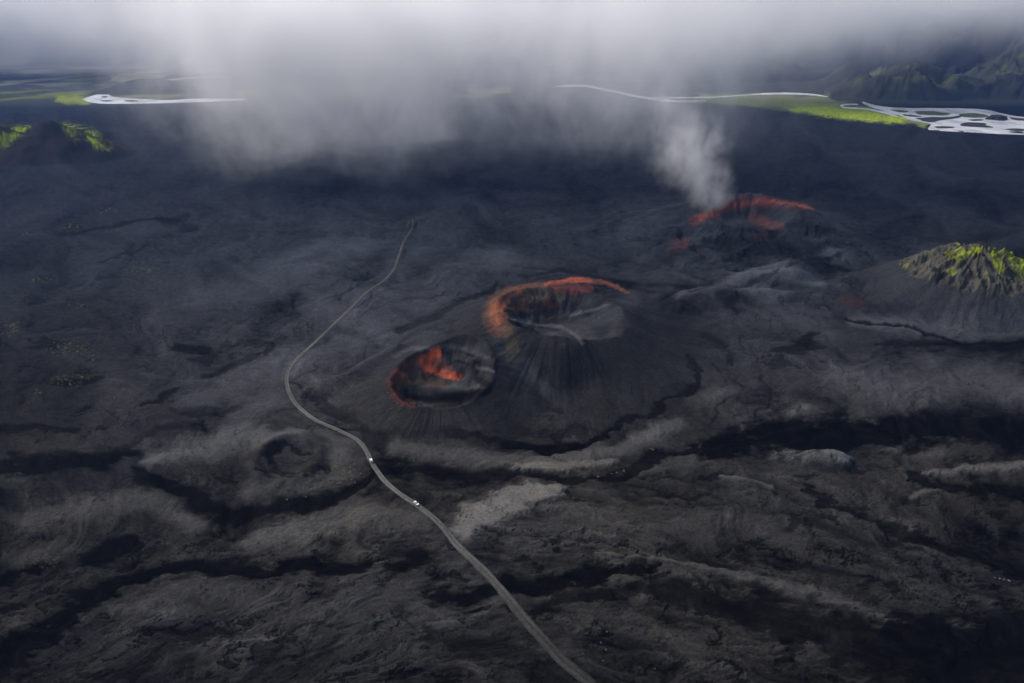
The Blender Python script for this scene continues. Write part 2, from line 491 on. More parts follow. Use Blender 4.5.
# cover on the cones: even ash with rills
rb, _ = polar(Xf, Yf, *BIG['c'])
rill_b = fbm(thb * 40 + fbm(Xf * .02, Yf * .02, 2, 68) * 2, rb * .015, 4, 151)
cov = np.clip(1.25 - ob * 1.25, 0, 1)
Ab = .17 + .022 * rill_b * sstep(.75, 1.1, tb) + .06 * fbm(Xf * .02, Yf * .02, 4, 152)
A = A + (Ab - A) * cov * .8
rs, _ = polar(Xf, Yf, *SMALL['c'])
rill_s = fbm(ths * 34, rs * .02, 4, 153)
cov = np.clip(1.15 - os_ * 1.15, 0, 1)
As = .165 + .03 * rill_s * sstep(.75, 1.1, ts)
A = A + (As - A) * cov * .75
inside = np.maximum(1 - sstep(.86, 1.02, tb), 1 - sstep(.84, 1.0, ts))
A = A * (1 + inside * (.25 + .8 * fbm(Xf * .06, Yf * .06, 4, 154)))
wv = fbm(PX * .05, PY * .08, 4, 160) * 3
ax, ay = PX + wv, PY + fbm(PX * .05 + 7, PY * .08, 4, 161) * 2
# pale crests and dark hollows of the cones, light and shade painted in
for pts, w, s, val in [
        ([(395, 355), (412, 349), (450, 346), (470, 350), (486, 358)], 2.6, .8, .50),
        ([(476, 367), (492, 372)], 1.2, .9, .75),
        ([(512, 318), (540, 324), (560, 327), (575, 334), (584, 344)], 2.4, .75, .62),  # backlit crest of the near rim, painted pale
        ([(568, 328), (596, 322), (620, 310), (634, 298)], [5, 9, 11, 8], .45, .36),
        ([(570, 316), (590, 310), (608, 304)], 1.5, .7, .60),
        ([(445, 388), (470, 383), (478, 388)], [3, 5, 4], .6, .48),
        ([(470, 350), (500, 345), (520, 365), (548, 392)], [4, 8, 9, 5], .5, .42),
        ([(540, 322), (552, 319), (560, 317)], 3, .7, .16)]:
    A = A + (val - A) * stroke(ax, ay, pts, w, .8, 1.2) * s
for pts, w, s in [([(408, 398), (440, 398), (470, 396), (488, 391)], [4, 6, 6, 4], 1.0),  # first stroke: shadow under the near rim, painted on the pit floor
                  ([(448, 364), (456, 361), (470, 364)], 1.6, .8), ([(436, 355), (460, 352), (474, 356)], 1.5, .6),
                  ([(540, 352), (560, 356), (585, 352)], [8, 11, 6], .3), ([(478, 378), (488, 385)], [3, 4], .7),  # first stroke: shade on the viewer-facing slope, painted dark
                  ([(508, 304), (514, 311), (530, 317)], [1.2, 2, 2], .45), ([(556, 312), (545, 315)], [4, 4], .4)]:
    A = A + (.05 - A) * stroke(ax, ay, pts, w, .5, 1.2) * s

# colours of the ground, with haze blue mixed into the far ash
hue = fbm(Xf * .006 + 3, Yf * .006, 4, 171)
warm = np.clip(.5 + hue * .6, 0, 1)[:, None] * sstep(300, 520, fpy)[:, None]
black = np.array([.0016, .0016, .0018])
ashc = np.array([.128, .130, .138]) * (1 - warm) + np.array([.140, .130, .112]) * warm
ashc = ashc * (1 + sstep(420, 200, fpy)[:, None] * np.array([-.10, .0, .16]))  # distant ash shifted to blue, standing in for haze
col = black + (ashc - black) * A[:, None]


def tint(mask, rgb, s=1.0):
    global col
    m = (np.clip(mask, 0, 1) * s)[:, None]
    col = col + (np.array(rgb) - col) * m


det1 = fbm(Xf * .12, Yf * .12, 4, 181)
det2 = fbm(Xf * .35, Yf * .35, 3, 182)
patch = np.clip(.75 + .9 * det1, 0, 1.3)
# oxidised scoria
ORANGE = [([(498, 326), (494, 313), (497, 302), (508, 294), (522, 289), (545, 285)], [10, 9, 8, 7, 5, 4], (.115, .058, .038), .85),
          ([(496, 322), (495, 312), (498, 304)], [5, 5, 4], (.27, .085, .040), .75),
          ([(506, 318), (503, 310), (505, 303), (511, 297), (520, 292)], [2, 2.2, 2.2, 2, 1.5], (.38, .13, .065), .9),
          ([(545, 284), (565, 281), (588, 280)], [1.6, 2.4, 2.4], (.36, .085, .042), .9), ([(588, 280), (605, 283), (618, 287), (626, 293)], [3, 2.4, 2, 1.4], (.20, .07, .045), .6),
          ([(517, 305), (530, 297), (545, 293), (560, 296)], [8, 8, 8, 6], (.085, .070, .054), .75),
          ([(514, 310), (528, 304), (545, 303)], [5, 7, 6], (.085, .045, .028), .55), ([(548, 304), (556, 306)], [4, 3], (.20, .06, .03), .7),
          ([(555, 287), (575, 290), (590, 288)], [5, 7, 4], (.10, .032, .026), .7),
          ([(508, 330), (512, 350)], [6, 7], (.10, .07, .04), .4),
          ([(436, 353), (426, 360), (426, 368)], [5, 6, 5], (.50, .095, .040), .95), ([(426, 367), (440, 373), (458, 377)], [5, 4, 4], (.36, .080, .038), .85),
          ([(438, 362), (446, 368)], [6, 6], (.16, .06, .04), .6),
          ([(424, 360), (408, 366), (398, 380)], [5, 6, 6], (.12, .045, .030), .65),
          ([(396, 372), (392, 386), (398, 400), (412, 404)], [4, 5, 5, 4], (.085, .028, .022), .65),
          ([(403, 380), (415, 375), (425, 380), (440, 385)], [7, 8, 8, 6], (.075, .050, .036), .6),
          ([(694, 221), (714, 212), (735, 204), (755, 201.5), (778, 202.5), (800, 206), (814, 209)], [5, 7, 7, 7, 5, 4, 2], (.080, .034, .030), .75),
          ([(700, 218), (716, 211), (728, 206)], [3, 4, 3], (.20, .050, .036), .7), ([(735, 203.5), (755, 201), (775, 201.5)], [1.6, 2.4, 1.8], (.23, .050, .040), .95),
          ([(778, 202.5), (800, 206), (812, 208)], [1.2, 1.4, 1], (.22, .08, .06), .7),
          ([(755, 218), (765, 223), (780, 226)], [6, 6, 4], (.10, .042, .036), .5), ([(676, 246), (684, 243)], [7, 6], (.07, .03, .03), .5),
          ([(845, 300), (862, 304)], [7, 5], (.045, .024, .024), .5), ([(752, 235), (765, 237)], [6, 5], (.06, .035, .032), .4)]
grad = fbm(Xf * .05, Yf * .05, 4, 164)
ox, oy = PX + fbm(PX * .09, PY * .12, 4, 162) * 3.2, PY + fbm(PX * .09 + 3, PY * .12, 4, 163) * 2.0
for n_, (pts, w, rgb, s) in enumerate(ORANGE):
    if max(rgb) > .12 and not 390 < pts[0][0] < 480:
        rgb = tuple(.68 * q + .32 * e for q, e in zip(rgb, (.095, .056, .042)))
    m = stroke(ox, oy, pts, w, .55, 1.15)
    tint(m * np.clip(.92 + .35 * det1 + .25 * det2 + .45 * grad, .2, 1.08), rgb, s)
# moss
MOSS = (.135, .175, .018)
rM, thM = polar(Xf, Yf, *MOSSY['c'], .88, .86)
kM = np.clip(1 - rM / MOSSY['R'], 0, 1)
rock = sstep(.37, .47, kM + .09 * det1 + .06 * fbm(thM * 6, rM * .01, 3, 193))
tint(rock, (.074, .070, .058), .9)
tint(rock * sstep(.1, .6, fbm(Xf * .06 + 5, Yf * .06, 4, 191)), (.014, .014, .014), .9)
A_apron = sstep(.0, .3, kM) * (1 - rock)
tint(A_apron, (.033, .035, .039), .75)
tint(A_apron * sstep(.1, .5, fbm(thM * 13 + fbm(Xf * .03, Yf * .03, 2, 205) * 2, rM * .02, 4, 194)), (.022, .022, .024), .4)
mm = stroke(ox, oy, [(958, 258), (968, 252), (980, 249)], [3, 3.5, 3], .5, 1) + stroke(ox, oy, [(992, 250), (998, 262), (1003, 272)], [3, 5, 3], .6, 1) \
    + stroke(ox, oy, [(1004, 250), (1014, 258), (1030, 270)], [3, 6, 8], .6, 1)
mm = np.maximum(mm, sstep(.25, .65, fbm(Xf * .05, Yf * .03, 4, 192) + .25 * det1) * rock * .75)
tint(np.clip(mm, 0, 1) * patch * rock, (.20, .24, .012), .9)
for (cx, cy, r0) in ((-1190, 1860, 190), (-1420, 1900, 230)):
    r, th = polar(Xf, Yf, cx, cy)
    tint(1 - sstep(.75, 1.1, r / r0 + .15 * det1), (.026, .024, .022), .9)
tint(stroke(ox, oy, [(66, 127), (82, 135), (104, 145)], [4, 8, 6], .9, 1) * patch * sstep(-.25, .4, fbm(Xf * .02, Yf * .02, 4, 206)), (.22, .28, .018), .95)
tint(stroke(ox, oy, [(-14, 142), (6, 136), (26, 129)], [10, 8, 4], .9, 1) * patch * sstep(-.3, .4, fbm(Xf * .02, Yf * .02, 4, 207)), (.22, .28, .018), .95)
tint(stroke(ox, oy, [(-30, 128), (0, 128), (12, 124)], [3, 3, 3], .6, 1), (.016, .017, .014), .7)
# far valley
tint(sstep(3050, 3350, Yf) * (Yf < 30000), (.050, .052, .046), .8)
tint(sstep(.05, .5, fbm(Xf * .003, Yf * .0016, 4, 195)) * sstep(3300, 3700, Yf) * (Xf < 0), (.20, .185, .13), .8)
tint(sstep(.0, .5, fbm(Xf * .004 + 9, Yf * .002, 4, 196)) * sstep(3150, 3500, Yf) * (1 - sstep(5000, 6500, Yf)) * (Xf < -300), (.115, .14, .03), .8)
gx = fpx + fbm(fpx * .04, fpy * .2, 3, 197) * 7
gy = fpy + fbm(fpx * .05 + 3, fpy * .2, 4, 198) * 2.6
gm = stroke(gx, gy, [(690, 100), (745, 101), (800, 106), (850, 111), (895, 117), (925, 124)], [3, 5, 7, 8, 6, 3], .6, 1.2)
tint(gm, (.16, .19, .055), .9)
tint(stroke(gx, gy, [(795, 109), (830, 112), (870, 116), (905, 121)], [4, 6, 6, 3], .7, 1.2) * np.clip(.8 + det1, 0, 1), (.30, .38, .02), .95)  # bright green meadow, with a sunlit patch painted into its colour
tint(stroke(gx, gy, [(700, 97), (770, 97), (830, 100)], [3, 4, 3], .7, 1.2), (.17, .18, .09), .8)
tint(stroke(gx, gy, [(60, 99), (75, 99), (92, 101)], [4, 5, 4], .7, 1.2), (.20, .24, .03), .9)
tint(stroke(gx, gy, [(110, 79), (130, 77), (160, 77)], [3, 4, 3], .7, 1.2), (.34, .31, .16), .85)
r1, _ = polar(Xf, Yf, 1975, 3700, 370, 320)
r2, _ = polar(Xf, Yf, 2600, 3700, 360, 300)
hillm = np.maximum(1 - sstep(.8, 1.1, r1), 1 - sstep(.8, 1.1, r2))
tint(hillm, (.035, .038, .034), .9)
tint(hillm * sstep(.0, .45, fbm(Xf * .012, Yf * .012, 5, 199)) * (1 - sstep(.55, .95, np.minimum(r1, r2 * 1.6))), (.10, .11, .05), .7)
r3, _ = polar(Xf, Yf, -1900, 3900, 330, 170)
tint(1 - sstep(.85, 1.05, r3), (.018, .018, .019), .9)
dm = np.maximum(1 - sstep(.9, 1.1, polar(Xf, Yf, 3000, 4300, 1000, 640)[0]), 1 - sstep(.9, 1.1, polar(Xf, Yf, 4300, 4700, 1300, 900)[0]))
tint(dm * (1 - hillm), (.020, .022, .027), .9)
# straw-coloured moss flecks on the left plain
fl = np.zeros(Xf.shape, f32)
for (cx, cy, rx, ry) in [(107, 212, 12, 3), (72, 227, 14, 2.5), (27, 236, 8, 2.5), (110, 232, 10, 2), (143, 272, 17, 3.5), (80, 307, 9, 2.5), (40, 280, 14, 3),
                         (66, 384, 14, 5), (85, 378, 12, 4), (35, 395, 10, 3), (93, 360, 4, 6), (300, 325, 12, 3), (263, 352, 12, 3), (68, 350, 20, 9),
                         (10, 330, 10, 8), (42, 558, 14, 8), (183, 643, 5, 4), (165, 538, 6, 4), (325, 480, 26, 4), (345, 470, 16, 4), (290, 490, 20, 3)]:
    fl = np.maximum(fl, blob(fpx, fpy, cx, cy, rx, ry, .6))
fl = fl * sstep(.22, .5, fbm(fpx * .25, fpy * .6, 3, 201))
tint(fl, (.09, .088, .035), .6)
# small-scale grain of the ash
col = col * (1 + .16 * det1 + .12 * det2)[:, None]
col = np.clip(col, .002, .9)

# which landform each face belongs to
region = np.zeros(Xf.shape, np.int8)
region[(tf < 1) | (of < .62)] = 3
region[(tb < 1) | (ob < .80)] = 1
region[(ts < 1) | (os_ < .70)] = 2
region[kM > .03] = 4
for (cx, cy, rx, ry) in ((-1190, 1860, 190, 170), (-1420, 1900, 210, 190)):
    region[polar(Xf, Yf, cx, cy, rx, ry)[0] < 1.05] = 5
region[(r1 < 1.1)] = 6
region[(r2 < 1.1) & (region != 6)] = 7
region[(r3 < 1.05)] = 8
region[(polar(Xf, Yf, 3000, 4300, 1000, 640)[0] < 1.1) & (region == 0)] = 9
nr, nc = shape
idx = np.arange(nr * nc).reshape(shape)
quads = np.stack([idx[:-1, :-1], idx[:-1, 1:], idx[1:, 1:], idx[1:, :-1]], -1).reshape(-1, 4)
qreg = region[quads[:, 0]]


# ----------------------------------------------------------------- materials
def new_mat(name):
    m = bpy.data.materials.new(name)
    m.use_nodes = True
    nt = m.node_tree
    for n in list(nt.nodes):
        nt.nodes.remove(n)
    out = nt.nodes.new('ShaderNodeOutputMaterial')
    return m, nt, out


def node(nt, typ, **kw):
    n = nt.nodes.new('ShaderNode' + typ)
    for k, v in kw.items():
        if k.startswith('i_'):
            key = k[2:]
            key = int(key) if key.isdigit() else key.replace('_', ' ')
            n.inputs[key].default_value = v
        else:
            setattr(n, k, v)
    return n


def ground_material():
    m, nt, out = new_mat('ash_and_lava')
    L = nt.links.new
    p = node(nt, 'BsdfPrincipled', i_Roughness=.92)
    p.inputs['Specular IOR Level'].default_value = 0.0
    at_ = node(nt, 'Attribute', attribute_name='cover')
    geo = node(nt, 'NewGeometry')
    n1 = node(nt, 'TexNoise', i_Scale=.55, i_Detail=5.0, i_Roughness=.65)
    n2 = node(nt, 'TexNoise', i_Scale=.16, i_Detail=6.0, i_Roughness=.68)
    L(geo.outputs['Position'], n1.inputs['Vector'])
    L(geo.outputs['Position'], n2.inputs['Vector'])
    mr = node(nt, 'MapRange', i_1=.3, i_2=.7, i_3=.72, i_4=1.28)
    L(n1.outputs['Fac'], mr.inputs[0])
    mul = node(nt, 'VectorMath', operation='SCALE')
    L(at_.outputs['Color'], mul.inputs[0])
    L(mr.outputs[0], mul.inputs['Scale'])
    L(mul.outputs[0], p.inputs['Base Color'])
    b1 = node(nt, 'Bump', i_Strength=.3, i_Distance=.6)
    L(n1.outputs['Fac'], b1.inputs['Height'])
    b2 = node(nt, 'Bump', i_Strength=.4, i_Distance=1.4)
    L(n2.outputs['Fac'], b2.inputs['Height'])
    L(b1.outputs[0], b2.inputs['Normal'])
    L(b2.outputs[0], p.inputs['Normal'])
    L(p.outputs[0], out.inputs['Surface'])
    return m


M_GROUND = ground_material()


def simple_mat(name, rgb, rough=.6, metallic=0.0, noise=.25, scale=3.0, bump=0.0, spec=.5):
    m, nt, out = new_mat(name)
    L = nt.links.new
    p = node(nt, 'BsdfPrincipled', i_Roughness=rough, i_Metallic=metallic)
    p.inputs['Specular IOR Level'].default_value = spec
    tc = node(nt, 'TexCoord')
    n = node(nt, 'TexNoise', i_Scale=scale, i_Detail=5.0)
    L(tc.outputs['Object'], n.inputs['Vector'])
    mr = node(nt, 'MapRange', i_1=.3, i_2=.7, i_3=1 - noise, i_4=1 + noise)
    L(n.outputs['Fac'], mr.inputs[0])
    mul = node(nt, 'VectorMath', operation='SCALE')
    mul.inputs[0].default_value = rgb
    L(mr.outputs[0], mul.inputs['Scale'])
    L(mul.outputs[0], p.inputs['Base Color'])
    if bump:
        b = node(nt, 'Bump', i_Strength=.5, i_Distance=bump)
        L(n.outputs['Fac'], b.inputs['Height'])
        L(b.outputs[0], p.inputs['Normal'])
    L(p.outputs[0], out.inputs['Surface'])
    return m


def np_mesh(name, verts, faces, mat, colors=None, smooth=True):
    me = bpy.data.meshes.new(name)
    n = len(verts)
    k = faces.shape[1]
    me.vertices.add(n)
    me.vertices.foreach_set('co', np.ascontiguousarray(verts, f32).ravel())
    me.loops.add(faces.size)
    me.loops.foreach_set('vertex_index', np.ascontiguousarray(faces, np.int32).ravel())
    me.polygons.add(len(faces))
    me.polygons.foreach_set('loop_start', np.arange(0, faces.size, k, dtype=np.int32))
    me.polygons.foreach_set('use_smooth', np.full(len(faces), smooth))
    me.update(calc_edges=True)
    if colors is not None:
        ca = me.color_attributes.new('cover', 'FLOAT_COLOR', 'POINT')
        ca.data.foreach_set('color', np.concatenate([colors, np.ones((n, 1))], 1).astype(f32).ravel())
    me.materials.append(mat)
    o = bpy.data.objects.new(name, me)
    COL.objects.link(o)
    return o


def tag(o, label=None, cat=None, group=None, kind=None):
    for k, v in (('label', label), ('category', cat), ('group', group), ('kind', kind)):
        if v:
            o[k] = v
    return o


V = np.stack([Xf, Yf, Zf], 1)
FORMS = {
    0: ('ground', 'dark plain of black lava and grey ash with swirling patterns', 'ground'),
    1: ('crater_hill', 'largest ash cone with a round open crater and orange scoria along its far and left rim', 'volcanic crater'),
    2: ('crater_hill', 'low ash cone beside the gravel track with a bright orange streak inside its small pit', 'volcanic crater'),
    3: ('crater_hill', 'distant breached crater with a red rim beneath the rising steam', 'volcanic crater'),
    4: ('mossy_hill', 'steep rocky hill with yellow-green moss on its ridges standing above an ash apron', 'hill'),
    5: ('mossy_hill', 'dark ridge with green moss on both flanks rising from the plain in front of the left river', 'hill'),
    6: ('hill', 'green-tinged craggy hill beyond the braided river under the cloud', 'hill'),
    7: ('hill', 'shadowy hill with a small green patch beside the craggy green hill beyond the river', 'hill'),
    8: ('hill', 'long low black hill on the far bank of the left river', 'hill'),
    9: ('mountain', 'tall dark blue mountain whose top is hidden by cloud behind the braided river', 'mountain'),
}
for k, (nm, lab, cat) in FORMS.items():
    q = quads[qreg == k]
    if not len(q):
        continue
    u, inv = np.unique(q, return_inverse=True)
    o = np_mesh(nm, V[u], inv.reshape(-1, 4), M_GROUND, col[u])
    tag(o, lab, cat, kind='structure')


# ----------------------------------------------------------------- track
def catmull(pts, step=6):
    p = np.array([pts[0]] + list(pts) + [pts[-1]], float)
    out = []
    for i in range(1, len(p) - 2):
        for t in np.linspace(0, 1, step, endpoint=False):
            out.append(.5 * ((2 * p[i]) + (-p[i - 1] + p[i + 1]) * t + (2 * p[i - 1] - 5 * p[i] + 4 * p[i + 1] - p[i + 2]) * t * t
                             + (-p[i - 1] + 3 * p[i] - 3 * p[i + 1] + p[i + 2]) * t ** 3))
    out.append(p[-2])
    return np.array(out)


def on_terrain(px, py):
    z = np.zeros(len(px))
    for _ in range(8):
        x, y = at(px, py, z)
        z = .5 * z + .5 * height(x, y)[0]
    return x, y


rp = catmull(ROAD, 10)
rx, ry = at(rp[:, 0], rp[:, 1], 2.5)
# resample evenly in metres
seg = np.hypot(np.diff(rx), np.diff(ry))
s = np.concatenate([[0], np.cumsum(seg)])
sn = np.arange(0, s[-1], 1.6)
rx = np.interp(sn, s, rx)
ry = np.interp(sn, s, ry)
rpy = np.interp(sn, s, rp[:, 1])
for _ in range(6):
    rx[1:-1] = (rx[:-2] + 2 * rx[1:-1] + rx[2:]) / 4
    ry[1:-1] = (ry[:-2] + 2 * ry[1:-1] + ry[2:]) / 4
tx, ty = np.gradient(rx), np.gradient(ry)
tl = np.hypot(tx, ty)
nx, ny = -ty / tl, tx / tl
wid = np.interp(rpy, [215, 230, 250, 300, 460, 520, 600, 700], [.5, 1.2, 1.7, 1.9, 1.8, 2.0, 2.8, 3.3])
wid = wid * (1 + .10 * fbm(sn * .05, sn * 0, 3, 301))
acr = np.array([-1.25, -1.0, -.82, -.62, -.45, -.25, 0, .25, .45, .62, .82, 1.0, 1.25])
lift = np.array([-.9, .18, .34, .30, .24, .28, .34, .28, .24, .30, .34, .18, -.9])
edge = fbm(np.repeat(sn[:, None], 13, 1) * .12, acr[None, :] * 2 + 3, 3, 302)
WX = rx[:, None] + nx[:, None] * wid[:, None] * acr[None, :] * (1 + .10 * edge)
WY = ry[:, None] + ny[:, None] * wid[:, None] * acr[None, :] * (1 + .10 * edge)
cz = height(rx, ry)[0]
for _ in range(3):
    cz[1:-1] = (cz[:-2] + 2 * cz[1:-1] + cz[2:]) / 4
EZ = height(WX.ravel(), WY.ravel())[0].reshape(WX.shape)
WZ = np.maximum(EZ, np.minimum(cz[:, None], EZ + .6)) + lift[None, :]
tone = np.array([.5, .85, .95, 1.1, 1.25, 1.0, .8, 1.0, 1.25, 1.1, .95, .85, .5])
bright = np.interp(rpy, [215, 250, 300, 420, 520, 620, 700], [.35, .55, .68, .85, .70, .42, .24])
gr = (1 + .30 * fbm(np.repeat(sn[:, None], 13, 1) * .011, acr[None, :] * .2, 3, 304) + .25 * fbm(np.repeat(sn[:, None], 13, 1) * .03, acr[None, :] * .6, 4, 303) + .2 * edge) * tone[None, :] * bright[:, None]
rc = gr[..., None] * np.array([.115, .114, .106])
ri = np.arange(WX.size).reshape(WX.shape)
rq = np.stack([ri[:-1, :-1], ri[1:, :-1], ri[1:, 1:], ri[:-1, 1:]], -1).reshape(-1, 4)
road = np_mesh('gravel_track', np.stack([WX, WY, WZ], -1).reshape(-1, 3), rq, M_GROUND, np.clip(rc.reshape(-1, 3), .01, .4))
tag(road, 'pale winding gravel track that curves past the craters', 'track', kind='structure')


# ----------------------------------------------------------------- rivers
def river_material():
    m, nt, out = new_mat('glacial_water')
    L = nt.links.new
    p = node(nt, 'BsdfPrincipled', i_Roughness=.22)
    p.inputs['IOR'].default_value = 1.33
    geo = node(nt, 'NewGeometry')
    mp = node(nt, 'Mapping')
    mp.inputs['Scale'].default_value = (.012, .004, .01)
    L(geo.outputs['Position'], mp.inputs['Vector'])
    n = node(nt, 'TexNoise', i_Scale=1.0, i_Detail=7.0, i_Roughness=.62)
    L(mp.outputs[0], n.inputs['Vector'])
    rmp = node(nt, 'ValToRGB')
    rmp.color_ramp.elements[0].position = .33
    rmp.color_ramp.elements[1].position = .58
    rmp.color_ramp.elements[0].color = (.34, .36, .38, 1)
    rmp.color_ramp.elements[1].color = (.76, .78, .80, 1)
    L(n.outputs['Fac'], rmp.inputs[0])
    L(rmp.outputs[0], p.inputs['Base Color'])
    n2 = node(nt, 'TexNoise', i_Scale=.25, i_Detail=3.0)
    L(geo.outputs['Position'], n2.inputs['Vector'])
    b = node(nt, 'Bump', i_Strength=.15, i_Distance=.3)
    L(n2.outputs['Fac'], b.inputs['Height'])
    L(b.outputs[0], p.inputs['Normal'])
    L(p.outputs[0], out.inputs['Surface'])
    return m


M_WATER = river_material()
M_BAR = simple_mat('dark_gravel', (.030, .031, .033), .95, noise=.35, scale=.03, spec=.1)
M_BARG = simple_mat('mossy_gravel', (.060, .075, .030), .95, noise=.4, scale=.03, spec=.1)


def outline(pts, seed, rough=.18):
    p = catmull(list(pts) + [pts[0]], 7)[:-1]
    k = np.arange(len(p))
    p = p.copy()
    p[:, 0] += fbm(k * .6, k * 0 + seed, 4, seed, .7) * rough * 6
    p[:, 1] += fbm(k * .6 + 50, k * 0 + seed, 3, seed) * rough
    return p


def strip(pts, w):
    """outline of a winding channel from its centre line and half-widths (map pixels)"""
    c = catmull(pts, 5)
    ww = np.interp(np.linspace(0, 1, len(c)), np.linspace(0, 1, len(w)), w)
    ww = ww * (1 + .35 * fbm(np.arange(len(c)) * .4, np.zeros(len(c)), 2, int(c[0, 0])))
    g = np.gradient(c, axis=0)
    g /= np.linalg.norm(g, axis=1)[:, None] + 1e-9
    n = np.stack([-g[:, 1], g[:, 0]], 1)
    return np.concatenate([c + n * ww[:, None], (c - n * ww[:, None])[::-1]])


def flat(bm, p, z, thick=0.0):
    x, y = at(p[:, 0], p[:, 1], z)
    vs = [bm.verts.new((a, b, z)) for a, b in zip(x, y)]
    f = bm.faces.new(vs)
    if f.normal.z < 0 or True:
        f.normal_update()
        if f.normal.z < 0:
            f.normal_flip()
    if thick:
        r = bmesh.ops.extrude_face_region(bm, geom=[f])
        vv = [e for e in r['geom'] if isinstance(e, bmesh.types.BMVert)]
        bmesh.ops.translate(bm, vec=(0, 0, -thick), verts=vv)


def finish(name, bm, mat, smooth=False):
    bmesh.ops.triangulate(bm, faces=[f for f in bm.faces if len(f.verts) > 4])
    me = bpy.data.meshes.new(name)
    bm.to_mesh(me)
    bm.free()
    me.materials.append(mat)
    if smooth:
        me.polygons.foreach_set('use_smooth', [True] * len(me.polygons))
    o = bpy.data.objects.new(name, me)
    COL.objects.link(o)
    return o


bm = bmesh.new()
flat(bm, outline([(863, 101.5), (880, 106), (908, 108), (931, 108), (955, 108.3), (979, 109), (993, 111), (1005, 114), (1024, 117), (1080, 121), (1150, 127),
                  (1260, 136), (1260, 160), (1150, 147), (1080, 139), (1024, 135), (999, 134), (975, 132.6), (951, 131.5), (931, 130), (928, 128), (931, 124.5),
                  (922, 122.3), (910, 120), (900, 115.5), (886, 112), (874, 108), (863, 103.5)], 3), .60)
o = finish('river', bm, M_WATER)
tag(o, 'wide silvery braided river with dark gravel islands at the foot of the hills', 'river', kind='structure')
bm = bmesh.new()
flat(bm, strip([(858, 104.4), (848, 104.3), (841, 105.6), (845, 107.6), (858, 108.4), (870, 109.5), (884, 112.6), (897, 116)], [.5, .6, .8, .6, .7, .7, .9, 1]), .45)
o = finish('stream', bm, M_WATER)
tag(o, 'thin looping side stream between green meadow and the braided river', 'river', kind='structure')
bm = bmesh.new()
flat(bm, strip([(552, 87.5), (560, 86.3), (570, 85.7), (588, 86.2), (610, 90.5), (634, 95.5), (658, 99.6), (682, 101.2), (706, 101)], [.2, .6, 1.0, 1.2, 1.3, 1.2, 1.2, 1.0, .5]), .45)
flat(bm, strip([(652, 97.6), (680, 97.6), (712, 97.2), (738, 95.6), (764, 93.9), (790, 93.6), (812, 94.6), (828, 96.5)], [.5, .7, .6, .5, .8, 1, .8, .4]), .75)
o = finish('stream', bm, M_WATER)
tag(o, 'pale ribbon of river shining below the middle of the cloud bank', 'river', kind='structure')
bm = bmesh.new()
flat(bm, outline([(82, 99.5), (92, 95.8), (104, 92.3), (107.5, 89), (118, 86.8), (119, 88.6), (111, 92), (109, 94.6), (115, 97), (129, 98.2), (148, 99.2), (172, 100),
                  (196, 98.6), (240, 98.4), (241, 100.4), (200, 102), (172, 103), (150, 103.4), (129, 103.8), (107, 103.8), (92, 102.6)], 5), .60)
flat(bm, strip([(122, 85.6), (138, 84.6), (152, 83.6), (168, 80.2), (196, 77.6), (230, 76.5)], [.5, .9, .8, .9, 1.0, .5]), .45)
o = finish('river', bm, M_WATER)
tag(o, 'bright river winding round the low black hill at the left edge of the cloud', 'river', kind='structure')

bars = [([(916, 118), (932, 117), (949, 117), (964, 114.8), (957, 118), (941, 120), (931, 122), (922, 120.5)], M_BAR, 'long dark gravel bar in the middle of the braided river'),
        ([(915, 111.3), (931, 111), (950, 113.4), (944, 115), (931, 115), (918, 114)], M_BARG, 'greenish gravel bar against the far bank of the braided river'),
        ([(959, 114), (975, 113), (989, 116), (979, 117.4), (965, 117)], M_BARG, 'greenish gravel bar just left of the round rocky islet'),
        ([(960, 124.4), (967, 122.3), (985, 123), (986, 125), (993, 127.4), (979, 127), (963, 126)], M_BAR, 'dark arrow-shaped gravel bar nearest the near bank of the braided river'),
        ([(1009, 117.2), (1020, 118), (1050, 120.5), (1050, 122.5), (1022, 120.5), (1013, 119.4)], M_BAR, 'dark gravel bar right of the round rocky islet'),
        ([(903, 114.2), (912, 114.8), (922, 116.2), (914, 116.6), (905, 115.6)], M_BAR, 'slim dark bar where the braided river narrows below the green meadow'),
        ([(934, 126.5), (944, 126), (955, 127.2), (946, 128.2), (937, 127.8)], M_BAR, 'low dark bar close to the left end of the wide braided reach'),
        ([(968, 119.6), (978, 119.0), (984, 120.0), (974, 120.8)], M_BAR, 'small dark bar between the arrow-shaped bar and the greenish one'),
        ([(1004, 129.0), (1016, 128.4), (1034, 130.0), (1018, 131.0)], M_BAR, 'thin dark bar in the open water below the rocky islet'),
        ([(890, 109.6), (900, 109.8), (909, 111.6), (900, 112.2)], M_BARG, 'greenish sliver of gravel at the head of the braided river'),
        ([(101, 96.4), (106, 95.9), (107, 97), (103, 97.6)], M_BAR, 'tiny dark gravel bar in the bend of the left river'),
        ([(100, 100.4), (108, 100), (112, 100.8), (104, 101.4)], M_BAR, 'small dark gravel bar in the wide reach of the left river'),
        ([(124, 100.2), (134, 100), (138, 101.1), (128, 101.5)], M_BAR, 'flat dark gravel bar furthest downstream in the left river')]
for i, (pts, mt, lab) in enumerate(bars):
    bm = bmesh.new()
    flat(bm, outline(pts, 20 + i, .26), 1.3, 1.6)
    tag(finish('gravel_bar', bm, mt), lab, 'gravel bar', 'gravel bars in the rivers', 'structure')


